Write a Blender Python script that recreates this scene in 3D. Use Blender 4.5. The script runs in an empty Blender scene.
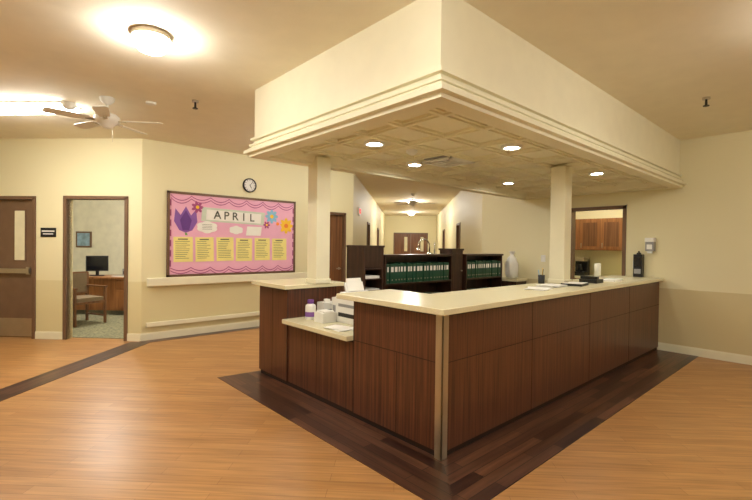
import bpy, math, random
from mathutils import Matrix, Vector
random.seed(4)
S=bpy.context.scene
# ---------------------------------------------------------------- materials
def lin(c):
    return tuple(((x/255)/12.92 if x/255<=0.04045 else ((x/255+0.055)/1.055)**2.4) for x in c)+(1,)
def newmat(n):
    m=bpy.data.materials.new(n); m.use_nodes=True
    nt=m.node_tree; b=nt.nodes['Principled BSDF']; return m,nt,b
def plain(n,c,rough=.5,metal=0,var=.06,scale=6,bump=0,emis=0):
    m,nt,b=newmat(n)
    g=nt.nodes.new('ShaderNodeNewGeometry')
    no=nt.nodes.new('ShaderNodeTexNoise'); no.inputs['Scale'].default_value=scale; no.inputs['Detail'].default_value=3
    nt.links.new(g.outputs['Position'],no.inputs['Vector'])
    r=nt.nodes.new('ShaderNodeValToRGB'); l=lin(c)
    r.color_ramp.elements[0].position=.3; r.color_ramp.elements[1].position=.7
    r.color_ramp.elements[0].color=tuple(x*(1-var) for x in l[:3])+(1,)
    r.color_ramp.elements[1].color=tuple(min(1,x*(1+var)) for x in l[:3])+(1,)
    nt.links.new(no.outputs['Fac'],r.inputs['Fac']); nt.links.new(r.outputs['Color'],b.inputs['Base Color'])
    b.inputs['Roughness'].default_value=rough; b.inputs['Metallic'].default_value=metal
    if bump:
        n2=nt.nodes.new('ShaderNodeTexNoise'); n2.inputs['Scale'].default_value=90
        nt.links.new(g.outputs['Position'],n2.inputs['Vector'])
        bp=nt.nodes.new('ShaderNodeBump'); bp.inputs['Strength'].default_value=bump; bp.inputs['Distance'].default_value=.004
        nt.links.new(n2.outputs['Fac'],bp.inputs['Height']); nt.links.new(bp.outputs['Normal'],b.inputs['Normal'])
    return m
def emit(n,c,s):
    m,nt,b=newmat(n); b.inputs['Base Color'].default_value=lin(c)
    b.inputs['Emission Color'].default_value=lin(c); b.inputs['Emission Strength'].default_value=s; return m
def wood(n,c1,c2,scl,rough=.35,rot=0):
    m,nt,b=newmat(n); g=nt.nodes.new('ShaderNodeNewGeometry'); mp=nt.nodes.new('ShaderNodeMapping')
    mp.inputs['Scale'].default_value=scl; mp.inputs['Rotation'].default_value=(0,0,rot)
    no=nt.nodes.new('ShaderNodeTexNoise'); no.inputs['Scale'].default_value=1; no.inputs['Detail'].default_value=5
    r=nt.nodes.new('ShaderNodeValToRGB'); r.color_ramp.elements[0].position=.33; r.color_ramp.elements[1].position=.68
    r.color_ramp.elements[0].color=lin(c1); r.color_ramp.elements[1].color=lin(c2)
    nt.links.new(g.outputs['Position'],mp.inputs['Vector']); nt.links.new(mp.outputs['Vector'],no.inputs['Vector'])
    nt.links.new(no.outputs['Fac'],r.inputs['Fac']); nt.links.new(r.outputs['Color'],b.inputs['Base Color'])
    b.inputs['Roughness'].default_value=rough; return m
def planks(n,c1,c2,mort,w,h,rot,rough,streak=.25,bias=0,spec=.5,mo=.0015):
    m,nt,b=newmat(n); g=nt.nodes.new('ShaderNodeNewGeometry'); mp=nt.nodes.new('ShaderNodeMapping')
    mp.inputs['Rotation'].default_value=(0,0,rot)
    br=nt.nodes.new('ShaderNodeTexBrick'); br.inputs['Scale'].default_value=1
    br.inputs['Brick Width'].default_value=w; br.inputs['Row Height'].default_value=h
    br.inputs['Mortar Size'].default_value=mo; br.inputs['Bias'].default_value=bias; br.offset=.37
    br.inputs['Color1'].default_value=lin(c1); br.inputs['Color2'].default_value=lin(c2); br.inputs['Mortar'].default_value=lin(mort)
    m2=nt.nodes.new('ShaderNodeMapping'); m2.inputs['Scale'].default_value=(2.2,38,1)
    no=nt.nodes.new('ShaderNodeTexNoise'); no.inputs['Scale'].default_value=1; no.inputs['Detail'].default_value=5
    r=nt.nodes.new('ShaderNodeValToRGB'); r.color_ramp.elements[0].position=.3; r.color_ramp.elements[1].position=.7
    r.color_ramp.elements[0].color=(1-streak,)*3+(1,); r.color_ramp.elements[1].color=(1,1,1,1)
    mx=nt.nodes.new('ShaderNodeMixRGB'); mx.blend_type='MULTIPLY'; mx.inputs['Fac'].default_value=1
    L=nt.links.new
    L(g.outputs['Position'],mp.inputs['Vector']); L(mp.outputs['Vector'],br.inputs['Vector'])
    L(mp.outputs['Vector'],m2.inputs['Vector']); L(m2.outputs['Vector'],no.inputs['Vector']); L(no.outputs['Fac'],r.inputs['Fac'])
    L(br.outputs['Color'],mx.inputs['Color1']); L(r.outputs['Color'],mx.inputs['Color2']); L(mx.outputs['Color'],b.inputs['Base Color'])
    b.inputs['Roughness'].default_value=rough; b.inputs['Specular IOR Level'].default_value=spec; return m
def wallmat(n,up,lo,zs):
    m,nt,b=newmat(n); g=nt.nodes.new('ShaderNodeNewGeometry'); sx=nt.nodes.new('ShaderNodeSeparateXYZ')
    mt=nt.nodes.new('ShaderNodeMath'); mt.operation='GREATER_THAN'; mt.inputs[1].default_value=zs
    mx=nt.nodes.new('ShaderNodeMixRGB'); mx.inputs['Color1'].default_value=lin(lo); mx.inputs['Color2'].default_value=lin(up)
    n2=nt.nodes.new('ShaderNodeTexNoise'); n2.inputs['Scale'].default_value=70
    bp=nt.nodes.new('ShaderNodeBump'); bp.inputs['Strength'].default_value=.12; bp.inputs['Distance'].default_value=.004
    L=nt.links.new
    L(g.outputs['Position'],sx.inputs[0]); L(sx.outputs['Z'],mt.inputs[0]); L(mt.outputs[0],mx.inputs['Fac']); L(mx.outputs['Color'],b.inputs['Base Color'])
    L(g.outputs['Position'],n2.inputs['Vector']); L(n2.outputs['Fac'],bp.inputs['Height']); L(bp.outputs['Normal'],b.inputs['Normal'])
    b.inputs['Roughness'].default_value=.55; return m

WALL=wallmat('wall_paint',(228,219,178),(217,205,158),.9)
WALLR=wallmat('wall_paint_right',(228,219,180),(208,193,148),.92)
OFFW=plain('office_wall_paint',(236,231,210),.6)
CEIL=plain('ceiling_paint',(240,233,212),.8,bump=.25,var=.02)
SOFF=plain('soffit_paint',(234,228,200),.55,var=.02)
TRIM=plain('cream_trim',(234,228,200),.4,var=.02)
RAIL=plain('rail_vinyl',(234,228,198),.4,var=.02)
FLOOR=planks('floor_wood_vinyl',(196,146,90),(182,131,76),(150,106,62),1.1,.09,math.radians(45),.36,.34,spec=.4)
DARKX=planks('border_planks_x',(118,78,56),(58,34,26),(30,17,13),.8,.083,0,.3,.55,mo=.003)
DARKY=planks('border_planks_y',(118,78,56),(58,34,26),(30,17,13),.8,.083,math.radians(90),.3,.55,mo=.003)
DARKD=planks('strip_planks',(110,76,58),(64,40,32),(36,20,15),.8,.083,math.radians(-45),.3,.5,mo=.003)
CHERRY=wood('counter_laminate',(66,36,25),(110,66,44),(50,50,1.2),.3)
TOP=plain('countertop_solid_surface',(226,218,182),.25,var=.06,scale=140)
SEAM=plain('seam_dark',(34,18,13),.6)
STEEL=plain('brushed_metal',(190,180,160),.28,metal=.85)
CHROME=plain('chrome',(215,215,215),.12,metal=1)
DOORW=wood('door_wood',(96,60,36),(134,90,56),(30,30,1.2),.35)
FRAME=plain('door_frame_brown',(112,84,62),.4)
DOORM=plain('metal_door_brown',(126,100,78),.3,metal=.3)
CABW=wood('cabinet_wood',(130,82,46),(166,112,66),(25,25,1.5),.35)
DARKW=wood('dark_shelf_wood',(42,26,19),(72,46,34),(20,20,2),.35)
BLACK=plain('black_plastic',(22,22,24),.4)
WHITE=plain('white_plastic',(235,234,228),.4,var=.02)
PAPER=plain('paper_white',(240,238,230),.7,var=.02)
GREY=plain('grey_plastic',(150,150,150),.4)
GREEN=plain('binder_green',(28,76,57),.35)
PINK=plain('paper_pink',(236,178,204),.8,var=.03)
PURP=plain('paper_purple',(138,92,168),.8)
PURPD=plain('paper_purple_dark',(104,62,136),.8)
MAG=plain('garland_magenta',(168,78,128),.7)
YEL=plain('paper_yellow',(242,230,146),.8,var=.03)
YEL2=plain('flower_yellow',(250,200,60),.8)
ORNG=plain('flower_orange',(240,140,60),.8)
BLUE=plain('flower_blue',(140,190,220),.8)
LEAF=plain('leaf_green',(120,160,90),.8)
SAGE=plain('banner_sage',(206,214,196),.8)
INK=plain('ink_grey',(90,90,80),.8)
RED=emit('exit_red',(220,30,20),1.5)
REDP=plain('red_plastic',(190,40,30),.4)
CARPET=plain('office_carpet',(128,124,96),.95,var=.5,scale=28)
UPH=plain('chair_fabric',(128,110,86),.9,var=.15,scale=60)
SKYP=plain('picture_blue',(150,180,200),.6,var=.3,scale=9)
GLASS=plain('door_glass',(226,220,184),.15)
SCREEN=plain('screen_dark',(16,18,24),.15)
LC=(254,250,242)
LAMP=emit('dome_lamp_glow',LC,98)
OFILL=emit('office_fill_glow',LC,320)
TUBE=emit('fluorescent_glow',LC,50)
CAN=emit('downlight_glow',(255,251,240),125)
HLAMP=emit('hall_lamp_glow',LC,230)

# ---------------------------------------------------------------- mesh builder
class MB:
    def __init__(s): s.v=[];s.f=[];s.m=[];s.mats=[];s.sm=[]
    def mi(s,m):
        if m not in s.mats: s.mats.append(m)
        return s.mats.index(m)
    def add(s,vs,fs,mat,M=None,smooth=False):
        o=len(s.v)
        for p in vs:
            p=Vector(p)
            if M is not None: p=M@p
            s.v.append(tuple(p))
        k=s.mi(mat)
        for f in fs: s.f.append([i+o for i in f]); s.m.append(k); s.sm.append(smooth)
    def box(s,x0,x1,y0,y1,z0,z1,mat,M=None):
        x0,x1=min(x0,x1),max(x0,x1); y0,y1=min(y0,y1),max(y0,y1)
        vs=[(x0,y0,z0),(x1,y0,z0),(x1,y1,z0),(x0,y1,z0),(x0,y0,z1),(x1,y0,z1),(x1,y1,z1),(x0,y1,z1)]
        s.add(vs,[(0,3,2,1),(4,5,6,7),(0,1,5,4),(1,2,6,5),(2,3,7,6),(3,0,4,7)],mat,M)
    def lathe(s,c,prof,mat,seg=28,M=None,T=None,smooth=True):
        vs=[];fs=[]
        for (r,z) in prof:
            for i in range(seg):
                a=2*math.pi*i/seg; p=Vector((r*math.cos(a),r*math.sin(a),z))
                if T is not None: p=T@p
                vs.append(tuple(p+Vector(c)))
        n=len(prof)
        for j in range(n-1):
            for i in range(seg):
                i2=(i+1)%seg; fs.append((j*seg+i,j*seg+i2,(j+1)*seg+i2,(j+1)*seg+i))
        s.add(vs,fs,mat,M,smooth)
        s.add(vs[:seg],[tuple(reversed(range(seg)))],mat,M); s.add(vs[-seg:],[tuple(range(seg))],mat,M)
    def prism(s,pts,z0,z1,mat,M=None):
        n=len(pts); vs=[(x,y,z0) for x,y in pts]+[(x,y,z1) for x,y in pts]
        fs=[tuple(reversed(range(n))),tuple(range(n,2*n))]+[(i,(i+1)%n,n+(i+1)%n,n+i) for i in range(n)]
        s.add(vs,fs,mat,M)
    def flat(s,pts,y,mat,t=.002,M=None):   # shape in XZ plane facing -y
        n=len(pts); vs=[(x,y,z) for x,z in pts]+[(x,y+t,z) for x,z in pts]
        fs=[tuple(range(n)),tuple(reversed(range(n,2*n)))]+[(i,n+i,n+(i+1)%n,(i+1)%n) for i in range(n)]
        s.add(vs,fs,mat,M)
    def tube(s,path,r,mat,seg=12,M=None):
        vs=[];fs=[]; P=[Vector(p) for p in path]
        for k,p in enumerate(P):
            d=(P[min(k+1,len(P)-1)]-P[max(k-1,0)]).normalized()
            u=d.cross(Vector((0,0,1)))
            if u.length<.1: u=d.cross(Vector((0,1,0)))
            u.normalize(); w=d.cross(u)
            for i in range(seg):
                a=2*math.pi*i/seg; vs.append(tuple(p+u*r*math.cos(a)+w*r*math.sin(a)))
        for k in range(len(P)-1):
            for i in range(seg):
                i2=(i+1)%seg; fs.append((k*seg+i,k*seg+i2,(k+1)*seg+i2,(k+1)*seg+i))
        fs.append(tuple(range(seg))); fs.append(tuple(range((len(P)-1)*seg,len(P)*seg)))
        s.add(vs,fs,mat,M,True)
    def build(s,name,M=None,bevel=0,parent=None):
        me=bpy.data.meshes.new(name); me.from_pydata(s.v,[],s.f)
        for m in s.mats: me.materials.append(m)
        for p,k,q in zip(me.polygons,s.m,s.sm): p.material_index=k; p.use_smooth=q
        import bmesh
        bm=bmesh.new(); bm.from_mesh(me); bmesh.ops.recalc_face_normals(bm,faces=bm.faces); bm.to_mesh(me); bm.free()
        o=bpy.data.objects.new(name,me); S.collection.objects.link(o)
        if M is not None: o.matrix_world=M
        if bevel:
            b=o.modifiers.new('bevel','BEVEL'); b.width=bevel; b.segments=2; b.limit_method='ANGLE'
        if parent: o.parent=parent
        return o
def empty(name,M):
    e=bpy.data.objects.new(name,None); S.collection.objects.link(e); e.matrix_world=M; e.empty_display_size=.1; return e
def text(name,body,size,mat,M,parent=None,ext=.001,bold=0):
    c=bpy.data.curves.new(name,'FONT'); c.body=body; c.size=size; c.extrude=ext; c.align_x='CENTER'; c.align_y='CENTER'; c.offset=bold
    c.materials.append(mat); o=bpy.data.objects.new(name,c); S.collection.objects.link(o)
    if parent: o.parent=parent
    o.matrix_basis=M; return o
RX90=Matrix.Rotation(math.pi/2,4,'X')
T=Matrix.Translation
CH=3.06
# ---------------------------------------------------------------- shell
def frame(p0,p1):
    a=math.atan2(p1[1]-p0[1],p1[0]-p0[0]); return T((p0[0],p0[1],0))@Matrix.Rotation(a,4,'Z'), math.hypot(p1[0]-p0[0],p1[1]-p0[1])
def wall(side,p0,p1,mat,ops=(),th=.12,base=True,h=CH):
    M,L=frame(p0,p1); w=MB(); b=MB(); x=0
    for (a,c,z1) in sorted(ops):
        if a>x: w.box(x,a,0,th,0,h,mat); b.box(x,a-.05,-.014,0,0,.1,TRIM); b.box(x,a-.05,-.008,0,.1,.115,TRIM)
        w.box(a,c,0,th,z1,h,mat); x=c
    w.box(x,L,0,th,0,h,mat)
    st=x+.05 if ops else 0
    b.box(st,L,-.014,0,0,.1,TRIM); b.box(st,L,-.008,0,.1,.115,TRIM)
    w.build('wall_'+side,M)
    if base: b.build('baseboard_'+side,M)
    return M,L
HD=Vector((1,.955)).normalized(); HLEN=13.6
HL0=(5.85,7.2); HR0=(7.4,5.0)
HL1=(HL0[0]+HD.x*HLEN,HL0[1]+HD.y*HLEN)
HR1p=Vector(HR0)+HD*(HD.dot(Vector(HL1)-Vector(HR0))); HR1=(HR1p.x,HR1p.y)
pB0=(-2.5,11.45); pB1=(1.75,7.2)
LB=math.hypot(4.25,4.25)
MBw,_=wall('diagonal',pB0,pB1,WALL,[(LB-3.55,LB-1.66,2.14),(LB-1.17,LB-.26,2.14)])
MA,_=wall('bulletin',(1.75,7.2),HL0,WALL,[(3.08,3.9,2.14)])
MHL,_=wall('hall_left',HL0,HL1,WALL,[(3.2,4.1,2.14),(7.4,8.3,2.14)])
MHE,LHE=wall('hall_end',HL1,HR1,WALL,[(.45,2.25,2.14)])
MHR,LHR=wall('hall_right',HR1,HR0,WALL,[(a,a+.9,2.14) for a in (4.6,9.6)])
MR,_=wall('right',HR0,(7.4,-3),WALLR,[(1.80,2.60,2.12)])
wall('back',(7.4,-3),(-2.5,-3),WALL)
wall('left',(-2.5,-3),(-2.5,11.45),WALL)
f=MB(); f.box(-4,20,-4,20,-.1,0,FLOOR); f.build('floor')
f=MB(); f.box(-4,20,-4,20,CH,CH+.1,CEIL); f.build('ceiling')
# dark floor inlays
f=MB()
f.prism([(1.92,1.41),(7.4,1.41),(7.4,1.95),(2.42,1.95)],.0005,.004,DARKX)
f.prism([(1.92,1.41),(2.42,1.95),(2.42,4.66),(1.92,4.72)],.0005,.004,DARKY)
f.build('floor_border_inlay')
f=MB()
n=Vector((1,1)).normalized(); t=Vector((1,-1)).normalized()
c1=Vector((1.72,7.12)); c0=c1-n*5.2
w=.15
f.prism([tuple(c0-t*w),tuple(c0+t*w),tuple(c1+t*w),tuple(c1-t*w)],.0005,.004,DARKD)
f.prism([(1.78,7.02),(5.9,7.02),(5.9,7.18),(1.72,7.18)],.0006,.0045,DARKX)
f.build('floor_strip_inlay')

# ---------------------------------------------------------------- doors
def door(name,M,a,b,h=2.14,double=False,mat=DOORW,glass=False,bar=False,lever=True,rec=.05,openway=False):
    d=MB(); fw=.05
    for (x0,x1) in ((a-.0,a+fw),(b-fw,b)): d.box(x0,x1,-.02,.11,0.001,h,FRAME)
    d.box(a,b,-.02,.11,h-fw,h,FRAME)
    if not openway:
        leafs=[(a+fw,b-fw)] if not double else [(a+fw,(a+b)/2-.003),((a+b)/2+.003,b-fw)]
        for i,(x0,x1) in enumerate(leafs):
            d.box(x0+.003,x1-.003,rec,rec+.045,.008,h-fw-.004,mat)
            if glass:
                gx=x1-.33
                d.box(gx-.02,gx+.18,rec-.008,rec,.98+.2,h-.2,FRAME)
                d.box(gx,gx+.16,rec-.011,rec-.008,1.0+.2,h-.22,GLASS)
            if bar:
                d.box(x0+.06,x1-.06,rec-.06,rec-.02,1.0,1.07,STEEL); d.box(x0+.08,x0+.14,rec-.02,rec,.98,1.09,STEEL); d.box(x1-.14,x1-.08,rec-.02,rec,.98,1.09,STEEL)
                d.box(x0+.03,x1-.03,rec-.004,rec,.02,.3,STEEL)
            elif lever:
                hx=x1-.08
                d.lathe((hx,rec-.002,1.0),[(.028,0),(.028,.014)],STEEL,T=RX90,seg=16)
                d.box(hx-.1,hx+.01,rec-.06,rec-.045,.99,1.01,STEEL); d.box(hx-.008,hx+.008,rec-.05,rec-.01,.99,1.01,STEEL)
    return d.build(name,M)
door('door_1',MBw,LB-1.17-.05,LB-.26+.05,2.19,openway=True)
door('door_2',MBw,LB-3.55,LB-1.66,2.18,double=True,mat=DOORM,glass=True,bar=True)
door('door_3',MA,3.08,3.9,2.17)
door('door_4',MHL,3.2,4.1,2.17); door('door_5',MHL,7.4,8.3,2.17)
door('door_6',MHE,.45,2.25,2.17,double=True,glass=True)
door('door_7',MHR,4.6,5.5,2.17); door('door_8',MHR,9.6,10.5,2.17)
door('door_9',MR,1.76,2.64,2.17,openway=True)

# ---------------------------------------------------------------- soffit
sx0,sy0,sy1,sxR=2.03,1.68,4.1,7.398
prof=[(0,CH),(0,2.575),(.03,2.57),(.03,2.545),(.006,2.538),(.006,2.512),(.04,2.505),(.04,2.488),(.028,2.482),(.05,2.455),(.08,2.445),(.08,2.412),(.045,2.404),(.045,2.378),(-.10,2.378),(-.10,2.40),(-.13,2.42),(-.16,2.48),(-.18,2.50)]
vs=[];fs=[]
for (o,z) in prof:
    q=sxR+min(o,0)
    vs+=[(sx0-o,sy0-o,z),(q,sy0-o,z),(q,sy1+o,z),(sx0-o,sy1+o,z)]
for j in range(len(prof)-1):
    for i in range(4): fs.append((4*j+i,4*j+(i+1)%4,4*j+4+(i+1)%4,4*j+4+i))
k=4*(len(prof)-1); fs.append((k,k+1,k+2,k+3))
s=MB(); s.add(vs,fs,SOFF)
UZ=2.50
xs=[2.525+.53*i for i in range(9)]; ys=[2.055,2.485,2.91,3.335,3.79]
for x in xs: s.box(x-.045,x+.045,sy0+.17,sy1-.17,UZ-.022,UZ+.002,SOFF); s.box(x-.018,x+.018,sy0+.17,sy1-.17,UZ-.038,UZ-.02,SOFF)
for y in ys: s.box(sx0+.17,sxR-.17,y-.045,y+.045,UZ-.0225,UZ+.0015,SOFF); s.box(sx0+.17,sxR-.17,y-.018,y+.018,UZ-.0385,UZ-.02,SOFF)
s.build('ceiling_soffit')
for (x,y) in ((2.79,3.12),(3.85,2.27),(3.85,3.57),(5.97,2.27),(5.97,3.57)):
    d=MB(); d.lathe((x,y,UZ-.03),[(.1,.03),(.1,.0),(.075,0),(.07,.012),(.0001,.012)],WHITE)
    d.lathe((x,y,UZ-.022),[(.068,.002),(.068,0),(.0001,0)],CAN,seg=24); d.build('recessed_downlight')
d=MB(); vx,vy=3.92,3.12
for i,r in enumerate((.22,.165,.11,.055)):
    z=UZ-.05+.008*i
    for (x0,x1,y0,y1) in ((-r,r,-r,-r+.03),(-r,r,r-.03,r),(-r,-r+.03,-r,r),(r-.03,r,-r,r)): d.box(vx+x0,vx+x1,vy+y0,vy+y1,z,z+.014,WHITE)
d.box(vx-.215,vx+.215,vy-.215,vy+.215,UZ-.022,UZ-.001,GREY); d.build('ceiling_vent')
d=MB(); d.lathe((3.32,3.12,UZ-.05),[(.02,.0),(.045,.015),(.06,.03),(.06,.05)],WHITE); d.build('smoke_detector')

CT=1.07; CB=CT-.044
# columns
for (x,y,z0) in ((5.14,2.36,CT),(2.76,4.0,CT)):
    c=MB(); r=.09; c.box(x-r,x+r,y-r,y+r,z0+.001,UZ-.04,SOFF); c.box(x-r-.012,x+r+.012,y-r-.012,y+r+.012,z0+.001,z0+.05,SOFF); c.build('support_column',bevel=.006)

# ---------------------------------------------------------------- reception counter
e=empty('reception_counter',T((2.36,1.9,0)))
def cpart(mb,name,bevel=0):
    o=mb.build(name,bevel=bevel); o.parent=e; o.matrix_parent_inverse=e.matrix_world.inverted(); return o
c=MB()
KB=.05
c.box(2.36,7.385,1.9,2.38,KB,CB-.001,CHERRY); c.box(2.36,2.9,2.38,2.88,KB,CB-.001,CHERRY)
c.box(2.37,2.9,2.88,3.98,KB,.67,CHERRY); c.box(2.36,3.0,3.98,4.6,KB,CB-.001,CHERRY)
c.box(2.375,7.385,1.915,2.37,.002,KB,SEAM); c.box(2.375,2.88,2.37,4.04,.002,KB,SEAM); c.box(2.375,2.98,4.04,4.585,.002,KB,SEAM)  # dark base strip stands in for the thin shadow along the floor
cpart(c,'body')
c=MB(); y=1.8985
for x in (3.62,4.88,6.12): c.box(x-.003,x+.003,y,1.901,KB,CB-.02,SEAM)
c.box(2.42,7.385,y,1.901,.674,.679,SEAM); c.box(2.42,7.385,y,1.901,CB-.018,CB-.001,SEAM)
x=2.3585
c.box(x,2.361,1.96,2.88,.674,.679,SEAM); c.box(x,2.361,1.96,2.88,CB-.018,CB-.001,SEAM); c.box(x,2.361,3.98,4.6,CB-.018,CB-.001,SEAM)
for y in (2.876,3.982,4.3): c.box(x,2.361,y-.003,y+.003,KB,CB-.02,SEAM)
c.box(2.3685,2.371,2.88,3.98,.65,.67,SEAM)
for y in (3.45,): c.box(2.3685,2.371,y-.003,y+.003,KB,.66,SEAM)
for y in (2.35,): c.box(x,2.361,y-.002,y+.002,KB,.672,SEAM)
cpart(c,'panel_seams')
c=MB(); c.box(2.350,2.415,1.890,1.9,.003,CB-.001,STEEL); c.box(2.350,2.36,1.890,1.955,.003,CB-.001,STEEL); cpart(c,'corner_guard',.002)
c=MB(); c.prism([(2.29,1.84),(7.39,1.84),(7.39,2.54),(2.95,2.54),(2.95,3.04),(2.29,3.04)],CB,CT,TOP); cpart(c,'countertop',.006)
c=MB(); c.box(2.29,3.07,3.92,4.67,CB,CT,TOP); cpart(c,'countertop_end',.006)
c=MB(); c.box(2.29,3.07,2.885,3.975,.671,.715,TOP); cpart(c,'transaction_shelf',.006)
LZ=.7155
# ---------------------------------------------------------------- station back: shelves with binders
def shelf(name,x0,x1,y0,y1,z1,shelves):
    s=MB(); s.box(x0,x0+.03,y0,y1,.001,z1,DARKW); s.box(x1-.03,x1,y0,y1,.001,z1,DARKW)
    s.box(x0+.03,x1-.03,y1-.02,y1,.001,z1,DARKW); s.box(x0-.015,x1+.015,y0-.015,y1,z1,z1+.03,DARKW)
    for z in shelves: s.box(x0+.03,x1-.03,y0,y1-.02,z-.025,z,DARKW)
    return s.build(name)
def binders(x0,x1,y0,z,par=None):
    b=MB(); x=x0
    while x<x1-.06:
        w=random.choice((.05,.06,.065,.08)); h=.28+random.uniform(-.015,.01); yo=random.uniform(0,.02)
        b.box(x,x+w-.004,y0+yo,y0+.24,z+.001,z+h,GREEN)
        b.box(x+.014,x+w-.018,y0+yo-.002,y0+yo,z+.16,z+.23,PAPER)
        b.lathe((x+w/2-.002,y0+yo-.001,z+.05),[(.01,0),(.01,.002)],STEEL,T=RX90,seg=10)
        x+=w
    b.build('binder_row')
shelf('binder_shelf',4.02,5.5,4.25,4.56,1.34,(.05,.48,.97)); binders(4.07,5.45,4.255,.97); binders(4.07,5.45,4.27,.48)
shelf('binder_shelf',5.86,6.95,4.25,4.56,1.34,(.05,.48,.97)); binders(5.9,6.9,4.255,.97); binders(5.9,6.9,4.27,.48)
s=MB(); s.box(5.53,5.83,4.3,4.54,.001,1.43,DARKW); s.box(5.515,5.845,4.285,4.555,1.43,1.46,DARKW); s.box(5.56,5.8,4.292,4.3,.8,1.38,DARKW)
s.lathe((5.78,4.29,1.1),[(.012,0),(.012,.02)],STEEL,T=RX90,seg=12); s.build('tall_dark_cabinet')
s=MB(); hx0,hx1,hy0,hy1=3.56,3.9,4.15,4.5
s.box(hx0,hx0+.025,hy0,hy1,.001,1.47,DARKW); s.box(hx1-.025,hx1,hy0,hy1,.001,1.47,DARKW); s.box(hx0,hx1,hy1-.02,hy1,.001,1.47,DARKW); s.box(hx0-.01,hx1+.01,hy0-.01,hy1,1.47,1.495,DARKW)
s.box(hx0+.025,hx1-.025,hy0+.003,hy0+.02,1.2,1.47,DARKW)
for i,z in enumerate((.05,.5,.75,.9,1.05,1.18)):
    s.box(hx0+.025,hx1-.025,hy0+.005,hy1-.02,z,z+.015,DARKW)
    if .6<z<1.17: s.box(hx0+.045,hx1-.05,hy0+.02,hy1-.04,z+.016,z+.03+.02*(i%3),PAPER)
s.build('paper_sorter_hutch')
g=MB(); p=[]
gx,gy=4.98,4.4
for i in range(16):
    a=math.pi*i/15; p.append((gx+.13*math.cos(a),gy,1.5+.1*math.sin(a)))
g.tube([(gx+.13,gy,1.372)]+p+[(gx-.13,gy,1.46)],.011,CHROME)
g.lathe((gx+.13,gy,1.3705),[(.05,0),(.05,.012),(.015,.03)],CHROME); g.lathe((gx-.13,gy,1.43),[(.03,0),(.028,.03),(.012,.045)],CHROME)
g.tube([(gx+.25,gy,1.372),(gx+.25,gy,1.55)],.011,CHROME); g.lathe((gx+.25,gy,1.3705),[(.035,0),(.035,.01)],CHROME); g.build('gooseneck_desk_lamp')

# base cabinet + plastic bag
s=MB(); s.box(6.99,7.37,3.98,4.5,.88,.925,TOP); s.box(7.0,7.36,4.0,4.48,.001,.88,DARKW); s.box(7.17,7.175,3.995,4.0,.1,.84,SEAM); s.build('base_cabinet')
b=MB(); pr=[(.06,0),(.11,.02),(.13,.12),(.125,.26),(.08,.38),(.035,.42),(.04,.45),(.07,.49)]
vs=[];fs=[];sg=24
for j,(r,z) in enumerate(pr):
    for i in range(sg):
        a=2*math.pi*i/sg; rr=r*(1+.14*math.sin(5*a+j)+.08*math.sin(9*a-j*1.7)); vs.append((7.16+rr*math.cos(a),4.18+.8*rr*math.sin(a),.926+z))
for j in range(len(pr)-1):
    for i in range(sg): fs.append((j*sg+i,j*sg+(i+1)%sg,(j+1)*sg+(i+1)%sg,(j+1)*sg+i))
fs.append(tuple(range(sg))); b.add(vs,fs,PAPER,None,True); b.build('plastic_bag')

# low desk items
p=MB(); px,py=2.66,3.12
p.box(px,px+.38,py,py+.42,LZ,LZ+.26,WHITE); p.box(px+.03,px+.35,py+.03,py+.39,LZ+.26,LZ+.30,WHITE)
p.box(px-.004,px,py+.05,py+.37,LZ+.06,LZ+.1,BLACK); p.box(px-.004,px,py+.05,py+.37,LZ+.16,LZ+.19,GREY)
Mt=T((px+.19,py+.34,LZ+.3))@Matrix.Rotation(math.radians(-18),4,'X'); p.box(-.12,.12,-.01,.01,0,.1,WHITE,Mt); p.box(-.1,.1,-.014,-.01,.01,.14,PAPER,Mt)
p.build('desktop_printer',bevel=.008)
b=MB(); bx,by=2.53,3.8
b.lathe((bx,by,LZ),[(.05,0),(.055,.006),(.055,.13),(.05,.15),(.03,.162),(.03,.165)],WHITE,seg=24)
b.lathe((bx,by,LZ+.03),[(.0555,0),(.0555,.05)],PURP,seg=24); b.lathe((bx,by,LZ+.165),[(.034,0),(.034,.035),(.03,.04)],PURPD,seg=20); b.build('wipes_canister')
b=MB(); b.box(2.68,2.84,3.77,3.9,LZ,LZ+.16,WHITE); b.box(2.70,2.82,3.768,3.77,LZ+.03,LZ+.09,GREY)
b.prism([(2.73,3.83),(2.79,3.81),(2.78,3.87),(2.74,3.86)],LZ+.159,LZ+.19,PAPER); b.build('tissue_box')
b=MB(); b.box(2.76,3.02,3.6,3.74,LZ,LZ+.22,WHITE); b.box(2.758,2.76,3.62,3.72,LZ+.06,LZ+.14,GREY); b.box(2.78,3.0,3.62,3.72,LZ+.22,LZ+.223,PAPER); b.build('white_carton',bevel=.003)
b=MB(); b.box(2.48,2.64,3.5,3.66,LZ,LZ+.1,WHITE); b.box(2.50,2.62,3.51,3.65,LZ+.1,LZ+.115,PAPER); b.build('white_carton',bevel=.003)
b=MB()
for i in range(5):
    M=T((2.46,3.2,LZ+.002*i))@Matrix.Rotation(.1*i-.15,4,'Z'); b.box(-.09,.09,-.13,.13,0,.0018,PAPER,M)
b.build('paper_stack')

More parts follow.
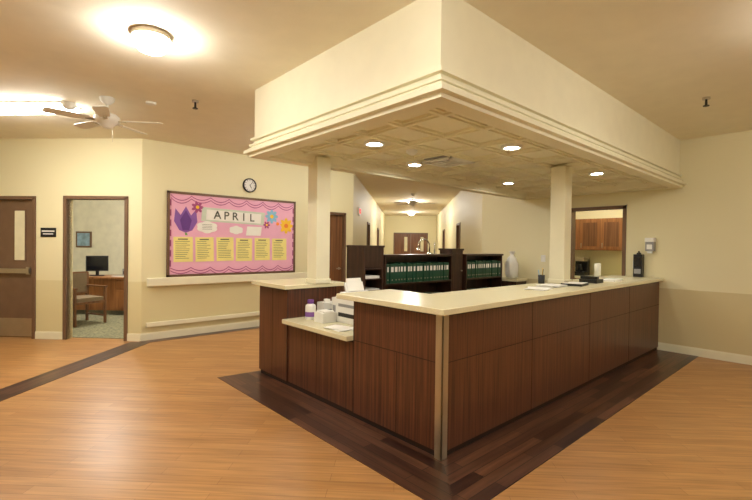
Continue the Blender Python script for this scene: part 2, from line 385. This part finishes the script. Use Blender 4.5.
# right countertop items
Z=CT+.0005
def papers(x,y,n,r):
    b=MB()
    for i in range(n):
        M=T((x,y,Z+.0025*i))@Matrix.Rotation(r+random.uniform(-.25,.25),4,'Z'); b.box(-.14,.14,-.1,.1,0,.0022,PAPER,M)
    b.build('paper_stack')
papers(4.6,2.2,8,0); papers(4.2,2.15,5,.3)
b=MB(); M=T((5.0,2.12,Z))@Matrix.Rotation(.15,4,'Z'); b.box(-.15,.15,-.11,.11,0,.025,BLACK,M); b.box(-.14,.14,-.105,.1,.0251,.028,PAPER,M); b.box(-.03,.03,.07,.11,.028,.04,STEEL,M); b.build('clipboard')
def cup(x,y,h,cols):
    b=MB(); b.lathe((x,y,Z),[(.036,0),(.04,.1),(.036,.1),(.033,.01),(.0001,.01)],BLACK,seg=20)
    for i,cm in enumerate(cols):
        a=i*2.1; b.tube([(x+.01*math.cos(a),y+.01*math.sin(a),Z+.012),(x+.035*math.cos(a),y+.035*math.sin(a),Z+.15+.01*i)],.004,cm,8)
    b.build('pen_cup')
cup(4.9,2.47,.1,(REDP,BLUE,BLACK,YEL2))
b=MB(); b.box(5.45,5.66,2.05,2.26,Z,Z+.045,BLACK); M=T((5.5,2.155,Z+.046)); b.box(-.03,.03,-.1,.1,0,.035,BLACK,M)
for i in range(3):
    for j in range(4): b.box(5.56+.025*i,5.577+.025*i,2.09+.035*j,2.112+.035*j,Z+.045,Z+.052,GREY)
b.build('desk_telephone',bevel=.004)
b=MB(); b.box(5.9,6.15,2.0,2.2,Z,Z+.02,PAPER); b.box(6.3,6.5,2.1,2.28,Z,Z+.012,SAGE); b.build('paper_pads')
b=MB(); b.box(5.3,5.42,2.36,2.48,Z,Z+.1,WHITE); b.box(5.32,5.4,2.358,2.36,Z+.03,Z+.08,REDP); b.build('small_carton')
b=MB(); b.box(7.28,7.38,2.1,2.22,Z,Z+.34,BLACK); b.box(7.272,7.28,2.115,2.205,Z+.16,Z+.3,SCREEN)
b.box(7.272,7.28,2.115,2.205,Z+.05,Z+.12,GREY); b.lathe((7.33,2.16,Z+.34),[(.03,0),(.03,.02),(.012,.03),(.012,.05)],BLACK,seg=14); b.build('two_way_radio_charger',bevel=.005)
b=MB(); b.box(7.3,7.399,1.96,2.07,1.46,1.62,GREY); b.box(7.29,7.399,1.955,2.075,1.60,1.66,WHITE); b.box(7.295,7.3,1.98,2.05,1.49,1.56,WHITE); b.box(7.31,7.37,1.985,2.045,1.43,1.46,WHITE); b.build('wall_soap_dispenser',bevel=.01)
def plate(name,M,x,z,w=.08,h=.12):
    b=MB(); b.box(x-w/2,x+w/2,-.008,-.0005,z-h/2,z+h/2,WHITE); b.box(x-.012,x+.012,-.014,-.008,z-.022,z+.022,PAPER); return b.build(name,M)
plate('light_switch_plate',MR,2.78,1.25); plate('light_switch_plate',MR,1.3,1.3)

# ---------------------------------------------------------------- wall A : board, clock, rails
e=empty('bulletin_board',T((3.25,7.2,1.63)))
def bp(mb,name):
    o=mb.build(name); o.parent=e; o.matrix_parent_inverse=e.matrix_world.inverted(); return o
bx0,bx1,bz0,bz1=2.1,4.4,.96,2.31; Y=7.198
b=MB(); b.box(bx0,bx1,Y-.03,Y,bz0,bz1,PINK)
for (x0,x1,z0,z1) in ((bx0,bx1,bz0,bz0+.035),(bx0,bx1,bz1-.035,bz1),(bx0,bx0+.035,bz0,bz1),(bx1-.035,bx1,bz0,bz1)): b.box(x0,x1,Y-.045,Y-.001,z0,z1,FRAME)
bp(b,'frame_and_backing')
YF=Y-.033
b=MB()
def swag(x0,x1,z,dep,n,th=.018,mat=MAG):
    w=(x1-x0)/n
    for k in range(n):
        a=x0+k*w
        dk=dep*random.uniform(.75,1.25)
        for off in (0,.045):
            for i in range(10):
                t0,t1=i/10,(i+1)/10
                f=lambda t:z-off-dk*4*t*(1-t)
                b.flat([(a+w*t0,f(t0)-th/2),(a+w*t1,f(t1)-th/2),(a+w*t1,f(t1)+th/2),(a+w*t0,f(t0)+th/2)],YF,mat)
swag(2.15,4.35,2.25,.07,7,.013); swag(2.15,4.35,1.10,.06,7,.013)
for i in range(7):
    b.flat([(2.14,1.12+i*.16),(2.16,1.12+i*.16),(2.16,1.22+i*.16),(2.14,1.22+i*.16)],YF,MAG)
    b.flat([(4.34,1.12+i*.16),(4.36,1.12+i*.16),(4.36,1.22+i*.16),(4.34,1.22+i*.16)],YF,MAG)
bp(b,'garland')
b=MB()
for i in range(6):
    M=T((2.19+i*.345+.15+random.uniform(-.008,.008),0,1.39+random.uniform(-.012,.012)))@Matrix.Rotation(random.uniform(-.03,.03),4,'Y')
    x=-.15; z0=-.2; b.flat([(x,z0),(x+.3,z0),(x+.3,z0+.40),(x,z0+.40)],YF,YEL,M=M)
    b.flat([(x+.07,z0+.355),(x+.22,z0+.355),(x+.22,z0+.372),(x+.07,z0+.372)],YF-.002,INK,M=M)
    for j in range(10):
        z=z0+.325-.03*j; w=random.uniform(.14,.23); b.flat([(x+.03,z),(x+.03+w,z),(x+.03+w,z+.006),(x+.03,z+.006)],YF-.002,INK,M=M)
bp(b,'notice_sheets')
b=MB(); b.flat([(2.62,1.86),(3.74,1.83),(3.76,2.06),(2.64,2.09)],YF,SAGE); b.flat([(2.7,1.885),(3.68,1.86),(3.69,2.03),(2.71,2.055)],YF-.002,PAPER)
def cloud(cx,cz,s):
    pts=[]
    for i in range(40):
        a=2*math.pi*i/40; r=s*(1+.16*abs(math.sin(3*a))); pts.append((cx+1.4*r*math.cos(a),cz+.8*r*math.sin(a)))
    b.flat(pts,YF-.004,PAPER)
cloud(2.72,1.76,.11); cloud(3.22,1.73,.08)
for k in range(4): b.flat([(2.64,1.725+.025*k),(2.8,1.725+.025*k),(2.8,1.73+.025*k),(2.64,1.73+.025*k)],YF-.006,INK)
b.flat([(3.4,1.64),(3.68,1.64),(3.7,1.8),(3.42,1.8)],YF-.004,PAPER)
bp(b,'banner')
b=MB()
cx,cz=2.38,1.82
b.flat([(cx-.16,cz+.22),(cx-.18,cz+.02),(cx-.1,cz-.12),(cx,cz-.16),(cx+.1,cz-.12),(cx+.18,cz+.02),(cx+.16,cz+.22),(cx+.08,cz+.12),(cx,cz+.26),(cx-.08,cz+.12)],YF,PURP)
b.flat([(cx-.05,cz-.12),(cx+.05,cz-.12),(cx+.09,cz+.04),(cx,cz+.2),(cx-.09,cz+.04)],YF-.002,PURPD)
b.flat([(cx-.015,cz-.16),(cx+.015,cz-.16),(cx+.03,cz-.2),(cx-.01,cz-.2)],YF,LEAF)
def flower(cx,cz,r,n,m1,m2):
    for k in range(n):
        a=2*math.pi*k/n; pts=[]
        for i in range(14):
            t=2*math.pi*i/14; u=r*.55+r*.45*math.cos(t); v=r*.24*math.sin(t); pts.append((cx+u*math.cos(a)-v*math.sin(a),cz+u*math.sin(a)+v*math.cos(a)))
        b.flat(pts,YF-.0005*k,m1)
    b.flat([(cx+r*.28*math.cos(2*math.pi*i/18),cz+r*.28*math.sin(2*math.pi*i/18)) for i in range(18)],YF-.006,m2)
flower(3.9,2.0,.13,8,BLUE,YEL2); flower(4.02,1.87,.11,8,PINK,ORNG); flower(4.2,1.84,.15,8,YEL2,ORNG); flower(2.56,2.08,.10,7,MAG,YEL2); flower(3.8,1.84,.07,6,MAG,YEL2)
bp(b,'paper_flowers')
for i,ch in enumerate('APRIL'):
    text('letter_'+ch.lower(),ch,.19,INK,T((-.36+.155*i,YF-.005-7.2,.335-.004*i))@RX90,parent=e,bold=.002)
b=MB(); cxx,czz=3.47,2.53
b.lathe((cxx,7.199,czz),[(.125,0),(.125,.035),(.108,.04),(.106,.022),(.0001,.022)],BLACK,T=RX90,seg=36)
b.lathe((cxx,7.175,czz),[(.104,0),(.104,.001)],WHITE,T=RX90,seg=36)
for i in range(12):
    a=i*math.pi/6; M=T((cxx,7.17,czz))@Matrix.Rotation(a,4,'Y'); b.box(-.004,.004,-.001,.003,.08,.098,BLACK,M)
for a,l,w in ((math.radians(150),.06,.005),(math.radians(40),.085,.0035)): b.box(-w,w,-.004,-.002,-.01,l,BLACK,T((cxx,7.17,czz))@Matrix.Rotation(a,4,'Y'))
b.build('wall_clock')
def rail(name,M,x0,x1,z,h=.1,d=.07):
    b=MB(); b.box(x0+.03,x1-.03,-d+.02,-.012,z-h/2+.015,z+h/2-.015,RAIL); b.box(x0,x1,-d,-d+.03,z-h/2,z+h/2,RAIL)
    x=x0+.15
    while x<x1: b.box(x-.03,x+.03,-.03,-.001,z-.03,z+.03,RAIL); x+=.9
    return b.build(name,M,bevel=.012)
rail('handrail',MA,.06,2.98,.89,.13); rail('bumper_rail',MA,.06,1.95,.24,.07,.045)
rail('handrail',MHL,.3,3.0,.89); rail('handrail',MHR,10.8,12.6,.89)
b=MB(); b.box(LB-1.58,LB-1.34,-.012,-.001,1.56,1.70,BLACK); b.box(LB-1.56,LB-1.36,-.014,-.012,1.64,1.66,WHITE); b.box(LB-1.54,LB-1.38,-.014,-.012,1.6,1.615,WHITE); b.build('room_sign',MBw)

# ---------------------------------------------------------------- office behind diagonal wall
MO=T((1.75,7.2,0))@Matrix.Rotation(-math.pi/4,4,'Z')
b=MB(); b.box(-4.6,-.02,4.2,4.3,0,CH,OFFW); b.build('wall_office_back',MO)
b=MB(); b.box(-4.7,-4.6,.13,4.3,0,CH,OFFW); b.build('wall_office_left',MO)
b=MB(); b.box(-.02,.08,.22,4.3,0,CH,OFFW); b.build('wall_office_right',MO)
b=MB(); b.box(-4.59,-.03,.125,4.19,.001,.008,CARPET); b.build('office_carpet',MO)
b=MB(); d0,d1=-3.1,-1.35
b.box(d0,d1,2.1,2.85,.74,.78,CABW); b.box(d0+.03,d1-.03,2.16,2.18,.1,.74,CABW); b.box(d0+.03,d0+.06,2.16,2.82,.009,.74,CABW); b.box(d1-.06,d1-.03,2.16,2.82,.009,.74,CABW)
b.box(d1-.5,d1-.06,2.14,2.8,.12,.73,CABW); b.box(d1-.47,d1-.09,2.13,2.14,.55,.7,CABW); b.box(d1-.47,d1-.09,2.13,2.14,.16,.52,CABW); b.build('office_desk',MO,bevel=.004)
def monitor(x,y,z,a,M):
    R=T((x,y,z))@Matrix.Rotation(a,4,'Z'); b=MB()
    b.box(-.13,.13,-.09,.09,0,.015,BLACK,R); b.box(-.03,.03,-.0,.03,.015,.15,BLACK,R); b.box(-.2,.2,-.03,.02,.1,.42,BLACK,R); b.box(-.18,.18,-.033,-.03,.12,.40,SCREEN,R); b.box(-.13,.13,.02,.06,.15,.38,BLACK,R)
    b.build('computer_monitor',M,bevel=.004)
monitor(-2.45,2.45,.781,.5,MO)
b=MB(); b.box(-2.0,-1.6,2.25,2.42,.781,.8,WHITE)
for i in range(4): b.box(-1.98,-1.62,2.265+.037*i,2.29+.037*i,.8,.806,GREY)
b.build('computer_keyboard',MO)
b=MB(); b.box(-1.95,-1.6,2.52,2.75,.781,.93,GREY); b.box(-1.93,-1.62,2.515,2.52,.82,.88,BLACK); b.box(-1.9,-1.65,2.56,2.72,.93,.96,PAPER); b.build('desktop_printer',MO,bevel=.005)
b=MB(); b.box(-4.25,-3.85,4.17,4.199,1.35,1.75,FRAME); b.box(-4.21,-3.89,4.165,4.17,1.39,1.71,SKYP); b.build('framed_picture',MO)
def chair(M):
    b=MB()
    for (x,y,h) in ((-.27,-.25,.66),(.27,-.25,.66),(-.27,.25,.92),(.27,.25,.92)): b.box(x-.02,x+.02,y-.02,y+.02,0,h,DOORW)
    b.box(-.25,.25,-.27,.25,.38,.42,DOORW); b.box(-.24,.24,-.26,.23,.42,.49,UPH)
    for x in (-.27,.27): b.box(x-.03,x+.03,-.29,.27,.65,.68,DOORW); b.box(x-.012,x+.012,-.25,.25,.12,.15,DOORW)
    b.box(-.25,.25,.225,.255,.55,.9,UPH); b.box(-.27,.27,.23,.265,.88,.93,DOORW); b.box(-.27,.27,.23,.26,.52,.56,DOORW)
    b.build('guest_armchair',M,bevel=.006)
chair(MO@T((-1.85,1.2,.0085))@Matrix.Rotation(math.radians(70),4,'Z'))
# ---------------------------------------------------------------- kitchen behind right wall
b=MB(); b.box(9.6,9.7,2.1,4.75,0,CH,WALL); b.build('wall_kitchen_back')
b=MB(); b.box(7.52,9.6,2.0,2.1,0,CH,WALL); b.build('wall_kitchen_side')
b=MB(); b.box(7.53,9.6,4.7,4.8,0,CH,WALL); b.build('wall_kitchen_far')
b=MB(); b.box(9.26,9.598,3.0,4.68,1.45,2.1,CABW)
for i in range(4): y=3.02+.415*i; b.box(9.245,9.26,y,y+.395,1.47,2.08,CABW); b.box(9.24,9.245,y+.06,y+.335,1.53,2.02,DOORW); b.box(9.225,9.24,y+.36,y+.37,1.5,1.6,STEEL)
b.build('upper_kitchen_cabinet')
b=MB(); b.box(9.0,9.598,2.12,4.68,.1,.88,CABW); b.box(9.05,9.598,2.12,4.68,.009,.1,SEAM); b.box(8.96,9.598,2.12,4.68,.88,.92,TOP)
for i in range(6): y=2.15+.42*i; b.box(8.985,9.0,y,y+.4,.14,.85,CABW); b.box(8.97,8.985,y+.36,y+.37,.65,.75,STEEL)
b.build('lower_kitchen_cabinet')
b=MB(); b.box(9.15,9.45,3.7,3.95,.921,1.0,BLACK); b.box(9.33,9.45,3.7,3.95,1.0,1.25,BLACK); b.box(9.15,9.45,3.7,3.95,1.22,1.3,STEEL); b.lathe((9.23,3.825,1.001),[(.06,0),(.08,.05),(.06,.15)],SCREEN); b.build('coffee_maker')
b=MB(); b.lathe((9.2,3.45,.921),[(.06,0),(.06,.26),(.02,.27)],PAPER); b.build('paper_towel_roll')
b=MB(); b.box(9.1,9.35,4.1,4.45,.921,1.12,WHITE); b.box(9.095,9.1,4.13,4.42,.95,1.09,BLACK); b.build('microwave_oven')

# ---------------------------------------------------------------- ceiling fixtures
def dome(x,y,mat=LAMP,r=.125):
    b=MB(); b.lathe((x,y,CH-.04),[(r+.01,0),(r+.01,.0395)],STEEL,seg=32)
    b.lathe((x,y,CH-.04),[(r,0),(r,-.025),(r*.92,-.055),(r*.7,-.083),(r*.4,-.099),(.001,-.105)],mat,seg=32); b.build('dome_ceiling_light')
for p in ((.92,3.55),(-.9,1.6),(3.9,-.1),(1.2,-1.5),(5.7,-1.3),(.95,1.2),(3.65,5.5),(5.4,5.7)): dome(*p)  # first and third are real; the other domes are added unseen for brightness
for q in (6.2,11.2):
    c=(Vector(HL0)+Vector(HR0))/2+HD*q; dome(c.x,c.y,HLAMP)
dome(1.75,9.6,OFILL); dome(8.5,3.2)  # unseen domes added to light the office and the kitchen
b=MB(); M=T((.25,6.5,0))@Matrix.Rotation(math.radians(-45),4,'Z')
b.box(-.7,.7,-.13,.13,CH-.02,CH-.0005,WHITE,M); b.box(-.68,.68,-.11,.11,CH-.075,CH-.02,TUBE,M); b.build('fluorescent_ceiling_light')
def fan(x,y,drop=.17,R=.6,rot=0,n=5):
    e=empty('ceiling_fan',T((x,y,CH)))
    b=MB(); b.lathe((0,0,0),[(.03,-.07),(.07,-.03),(.075,-.0005)],WHITE); b.lathe((0,0,0),[(.013,-drop),(.013,-.05)],WHITE,seg=12)
    b.lathe((0,0,-drop-.13),[(.03,-.03),(.05,-.02),(.06,0),(.1,.02),(.125,.05),(.125,.09),(.09,.12),(.03,.14)],WHITE)
    b.lathe((.05,0,-drop-.30),[(.002,0),(.002,.15)],STEEL,seg=6)
    o=b.build('motor_housing'); o.parent=e
    b=MB()
    for k in range(n):
        M=Matrix.Rotation(rot+2*math.pi*k/n,4,'Z')@T((0,0,-drop-.085))@Matrix.Rotation(math.radians(10),4,'X')
        b.box(.11,.2,-.02,.02,-.004,.004,STEEL,M); b.prism([(.17,-.045),(R*.55,-.062),(R-.03,-.068),(R,-.045),(R,.045),(R-.03,.068),(R*.55,.062),(.17,.045)],.004,.011,WHITE,M)
    o=b.build('blades'); o.parent=e
fan(.98,5.45,rot=.65,R=.56)
c=(Vector(HL0)+Vector(HR0))/2+HD*4.0; fan(c.x,c.y,rot=.35,drop=.22,R=.65)
def sprink(x,y):
    b=MB(); b.lathe((x,y,CH-.02),[(.035,.0),(.035,.0195)],STEEL,seg=18); b.lathe((x,y,CH-.09),[(.028,0),(.028,.008),(.012,.012),(.01,.07)],BLACK,seg=14); b.build('ceiling_sprinkler')
sprink(1.704,4.86); sprink(5.488,1.028)
b=MB(); b.lathe((1.37,5.284,CH-.02),[(.05,0),(.055,.0195)],WHITE); b.build('smoke_detector')
b=MB(); b.lathe((.694,5.946,CH-.06),[(.02,-.02),(.05,-.01),(.07,.02),(.07,.0595)],WHITE); b.build('motion_sensor')
e2=empty('exit_sign',MHL@T((1.1,-.03,2.3)))
b=MB(); b.box(-.15,.15,-.0,.028,-.1,.1,WHITE); b.box(-.14,.14,-.003,0,-.09,.09,WHITE); o=b.build('housing'); o.parent=e2
text('exit_letters','EXIT',.15,RED,T((0,-.005,0))@RX90,parent=e2,bold=.004)

# ---------------------------------------------------------------- world, camera
w=bpy.data.worlds.new('world'); S.world=w; w.use_nodes=True; w.node_tree.nodes['Background'].inputs[0].default_value=(.9,.8,.6,1); w.node_tree.nodes['Background'].inputs[1].default_value=.3
cam=bpy.data.cameras.new('camera'); co=bpy.data.objects.new('camera',cam); S.collection.objects.link(co)
cam.sensor_width=36; cam.lens=36*431/752; cam.clip_start=.05
co.matrix_world=T((0,0,1.5))@Matrix.Rotation(math.radians(47.8-90),4,'Z')@Matrix.Rotation(math.radians(90-.65),4,'X')@Matrix.Rotation(.0127,4,'Z')
S.camera=co
S.view_settings.view_transform='Standard'
S.view_settings.exposure=.22
